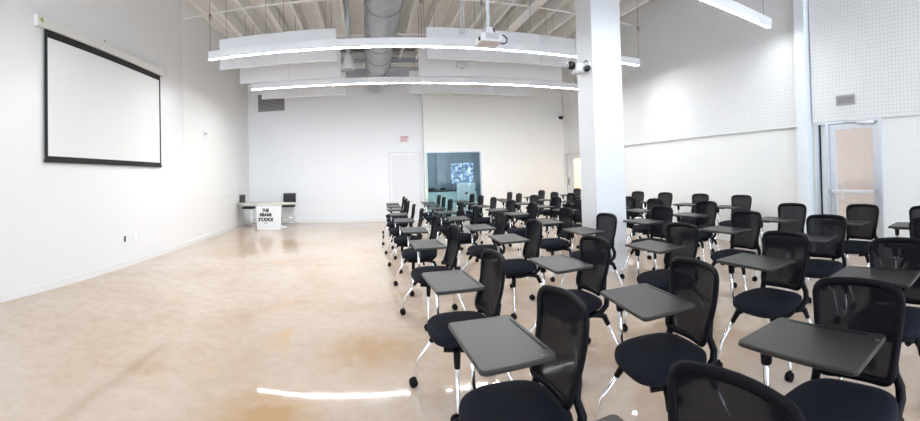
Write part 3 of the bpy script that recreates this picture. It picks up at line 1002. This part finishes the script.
def make_chair():
    t = thing('tablet_chair', 'x', 'chair', (0, 0, 0), 0, 'black tablet-arm chairs in rows')
    mb = MB()
    mb.loft([seat_outline(s, z) for s, z in ((0.84, 0.405), (0.95, 0.410), (0.995, 0.424), (1.0, 0.438), (0.985, 0.452), (0.93, 0.462), (0.80, 0.468), (0.55, 0.470), (0.25, 0.470))])
    mb.build('seat', MT['fabric'], t)
    # moulded pan with cross bracket
    mb = MB().loft([seat_outline(s, z) for s, z in ((0.70, 0.388), (0.84, 0.394), (0.86, 0.406))])
    mb.sweep([(-0.15, -0.13, 0.375), (-0.02, -0.17, 0.372), (0.11, -0.15, 0.375)], 0.020, 8)
    mb.sweep([(-0.15, 0.13, 0.375), (-0.02, 0.17, 0.372), (0.11, 0.15, 0.375)], 0.020, 8)
    mb.sweep([(-0.02, -0.17, 0.372), (-0.02, 0.17, 0.372)], 0.018, 8)
    mb.build('seat_pan', MT['black'], t)
    # back
    ol = rounded_outline()
    cyz = (0.0, 0.672)
    mb = MB()
    rings = []
    inset = [(cyz[0] + (y - cyz[0]) * 0.925, cyz[1] + (z - cyz[1]) * 0.92) for y, z in ol]
    mb.sweep([(back_x(y, z), y, z) for y, z in inset], 0.018, 8, flat=0.55, closed=True, ref=(1, 0, 0))
    bf = mb.build('back_frame', MT['black'], t)
    mb = MB()
    rr = []
    for s in (0.93, 0.72, 0.54, 0.36, 0.18, 0.03):
        ring = []
        for y, z in ol:
            yy, zz = cyz[0] + (y - cyz[0]) * s, cyz[1] + (z - cyz[1]) * s
            ring.append((back_x(yy, zz), yy, zz))
        rr.append(ring)
    mb.loft(rr, cap0=False, cap1=True)
    mb.build('mesh_back', MT['mesh'], t)
    for sy in (-1, 1):
        mb = MB().sweep([(back_x(0.15, 0.60) + 0.008, sy * 0.165, 0.60), (back_x(0.15, 0.53) + 0.016, sy * 0.168, 0.53), (0.175, sy * 0.185, 0.47), (0.165, sy * 0.190, 0.425), (0.12, sy * 0.185, 0.385), (0.06, sy * 0.172, 0.375)],
                        [0.012, 0.02, 0.022, 0.022, 0.022, 0.02], 8, flat=0.75)
        mb.build('back_support', MT['black'], t)
    # legs
    for sx in (-1, 1):
        for sy in (-1, 1):
            top = (-0.02 + sx * (0.10 if sx > 0 or sy > 0 else 0.06), sy * 0.155, 0.372)
            k1 = (-0.02 + sx * 0.155, sy * 0.185, 0.335) if sx < 0 else (0.15, sy * 0.185, 0.352)
            k2 = (-0.195, sy * 0.22, 0.16) if sx < 0 else (0.225, sy * 0.222, 0.15)
            if sx < 0 and sy < 0:                          # the front leg on the open side stands nearer the middle
                k1, k2 = (-0.09, -0.188, 0.335), (-0.10, -0.215, 0.16)
            elif sx < 0:
                k1, k2 = (-0.13, 0.185, 0.335), (-0.235, 0.225, 0.18)
            ft = (-0.105 if sy < 0 else -0.262, sy * 0.232, 0.075) if sx < 0 else (0.235, sy * 0.230, 0.075)
            lg = MB().sweep([k1, k2, ft, (ft[0], ft[1], 0.055)], 0.0125, 8).build('leg', MT['chrome'], t)
            mid = tuple((Vector(k1) * 0.72 + Vector(k2) * 0.28))
            MB().sweep([top, tuple(Vector(top).lerp(Vector(k1), 0.6) + Vector((0, 0, 0.006))), k1, mid], [0.022, 0.021, 0.0195, 0.0165], 8).build('leg_sleeve', MT['black'], lg)
            mb = MB()
            wx = ft[0] + (0.012 if sx > 0 else -0.012)
            for d in (-0.021, 0.009):
                mb.lathe([(0.010, 0), (0.026, 0.001), (0.0275, 0.004), (0.0275, 0.009), (0.026, 0.012), (0.010, 0.012)], (wx, ft[1] + d, 0.0278), 14, 'Y')
            mb.sweep([(wx, ft[1] - 0.012, 0.028), (wx, ft[1] + 0.012, 0.028)], 0.007, 6)
            mb.box((wx - 0.018, ft[1] - 0.008, 0.026), (wx + 0.018, ft[1] + 0.008, 0.060), 0.006)
            mb.build('caster', MT['black'], lg)
    # writing tablet
    x0, x1, y0, y1 = -0.19, 0.10, -0.165, 0.315
    o_ = []
    TC = ((x0 + x1) / 2, (y0 + y1) / 2)
    TA = 0.0
    for cx, cy2, a0 in ((x1 - 0.02, y1 - 0.02, 0), (x0 + 0.02, y1 - 0.02, PI / 2), (x0 + 0.02, y0 + 0.02, PI), (x1 - 0.02, y0 + 0.02, 1.5 * PI)):
        for j in range(5):
            a = a0 + j * PI / 8
            px, py = cx + 0.02 * math.cos(a) - TC[0], cy2 + 0.02 * math.sin(a) - TC[1]
            o_.append((TC[0] + px * math.cos(TA) - py * math.sin(TA), TC[1] + px * math.sin(TA) + py * math.cos(TA)))
    ctr = ((x0 + x1) / 2, (y0 + y1) / 2)
    sc = lambda d: [(ctr[0] + (x - ctr[0]) * (1 - d / 0.145), ctr[1] + (y - ctr[1]) * (1 - d / 0.24)) for x, y in o_]
    mb = MB().loft([[(x, y, z) for x, y in sc(d)] for d, z in ((0.006, 0.683), (0.0, 0.688), (0.0, 0.698), (0.003, 0.7025), (0.006, 0.7035))], smooth=False)
    tab = mb.build('tablet', MT['tablet'], t)
    MB().box((0.074, -0.10, 0.7030), (0.083, 0.25, 0.7042)).build('pencil_groove', MT['black'], tab)
    MB().lathe([(0, 0.7030), (0.009, 0.7030), (0.009, 0.7045), (0.005, 0.7048), (0, 0.7045)], (0.045, -0.145, 0), 14).build('latch', MT['latch'], tab)
    mb = MB().box((-0.15, 0.10, 0.668), (0.05, 0.27, 0.684), 0.005)
    mb.build('tablet_bracket', MT['black'], t)
    pst = MB().sweep([(-0.10, 0.245, 0.67), (-0.10, 0.248, 0.46), (-0.095, 0.245, 0.41), (-0.075, 0.225, 0.378), (-0.04, 0.19, 0.372), (-0.02, 0.165, 0.372)], 0.0125, 8).build('tablet_post', MT['chrome'], t)
    MB().lathe([(0.014, 0.60), (0.021, 0.605), (0.024, 0.665), (0.02, 0.672)], (-0.10, 0.245, 0), 12).build('post_sleeve', MT['black'], pst)
    return t


LINES = {                                                  # measured (x of back, y of chair) per line, from the camera outwards
    'A': [(0.742, 0.612), (0.765, 1.48), (0.775, 2.43), (0.82, 3.80), (0.81, 4.84), (0.78, 5.92), (0.77, 6.88), (0.77, 7.84), (0.80, 8.66), (0.82, 9.45)],
    'B': [(1.59, 0.65), (1.535, 1.545), (1.58, 2.56), (1.63, 3.80), (1.60, 4.76), (1.58, 5.86), (1.59, 6.88), (1.59, 7.80), (1.62, 8.66), (1.66, 9.48)],
    'C': [(2.49, 0.72), (2.515, 1.585), (2.47, 2.58), (2.49, 3.80), (2.50, 4.78), (2.54, 6.00), (2.48, 6.82), (2.46, 7.80), (2.44, 8.64), (2.45, 9.44)],
    'D': [(3.42, 0.70), (3.44, 1.70), (3.47, 2.66), (3.40, 3.92), (3.50, 5.18), (3.40, 5.98), (3.40, 6.90), (3.36, 7.86), (3.36, 8.74), (3.40, 9.48)],
    'E': [(4.26, 0.93), (4.37, 1.72), (4.31, 2.60), (4.19, 3.90), (4.16, 4.97), (4.23, 5.76), (4.20, 6.85), (4.20, 7.80), (4.14, 8.50), (4.32, 9.62)],
    'F': [(5.24, 4.10), (5.25, 5.03), (5.26, 5.97), (5.27, 6.85), (5.30, 7.80), (5.33, 8.70), (5.37, 9.64)],
}
SKIP = {('D', 4), ('F', 4)}                             # wholly hidden by the column
ROT = {('A', 0): 0.0, ('A', 1): 0.04, ('A', 2): 0.05, ('A', 3): 0.04, ('B', 0): -0.02, ('B', 1): -0.14, ('E', 1): -0.08}
ORD = ['nearest', 'second nearest', 'third nearest', 'fourth nearest', 'fifth nearest', 'sixth nearest', 'seventh nearest', 'eighth nearest', 'ninth nearest', 'tenth nearest']
LINE_TXT = {'A': 'in the line beside the open floor', 'B': 'second line from the open floor', 'C': 'third line from the open floor',
            'D': 'fourth line from the open floor', 'E': 'fifth line from the open floor', 'F': 'in the line against the long wall'}
chair0 = make_chair()
tb = child_table(chair0)
first = True
rnd = random.Random(3)
for key, L in LINES.items():
    rank = 0
    for j, (bx, by) in enumerate(L):
        if (key, j) in SKIP:
            continue
        o = chair0 if first else copy_tree(chair0, tb)
        first = False
        rz = ROT.get((key, j), -0.02 + rnd.uniform(-0.04, 0.04))
        o.location = (bx - 0.235, by, 0)
        o.rotation_euler = (0, 0, rz)
        o['label'] = 'black mesh tablet chair, %s, %s' % (ORD[rank], LINE_TXT[key])
        rank += 1
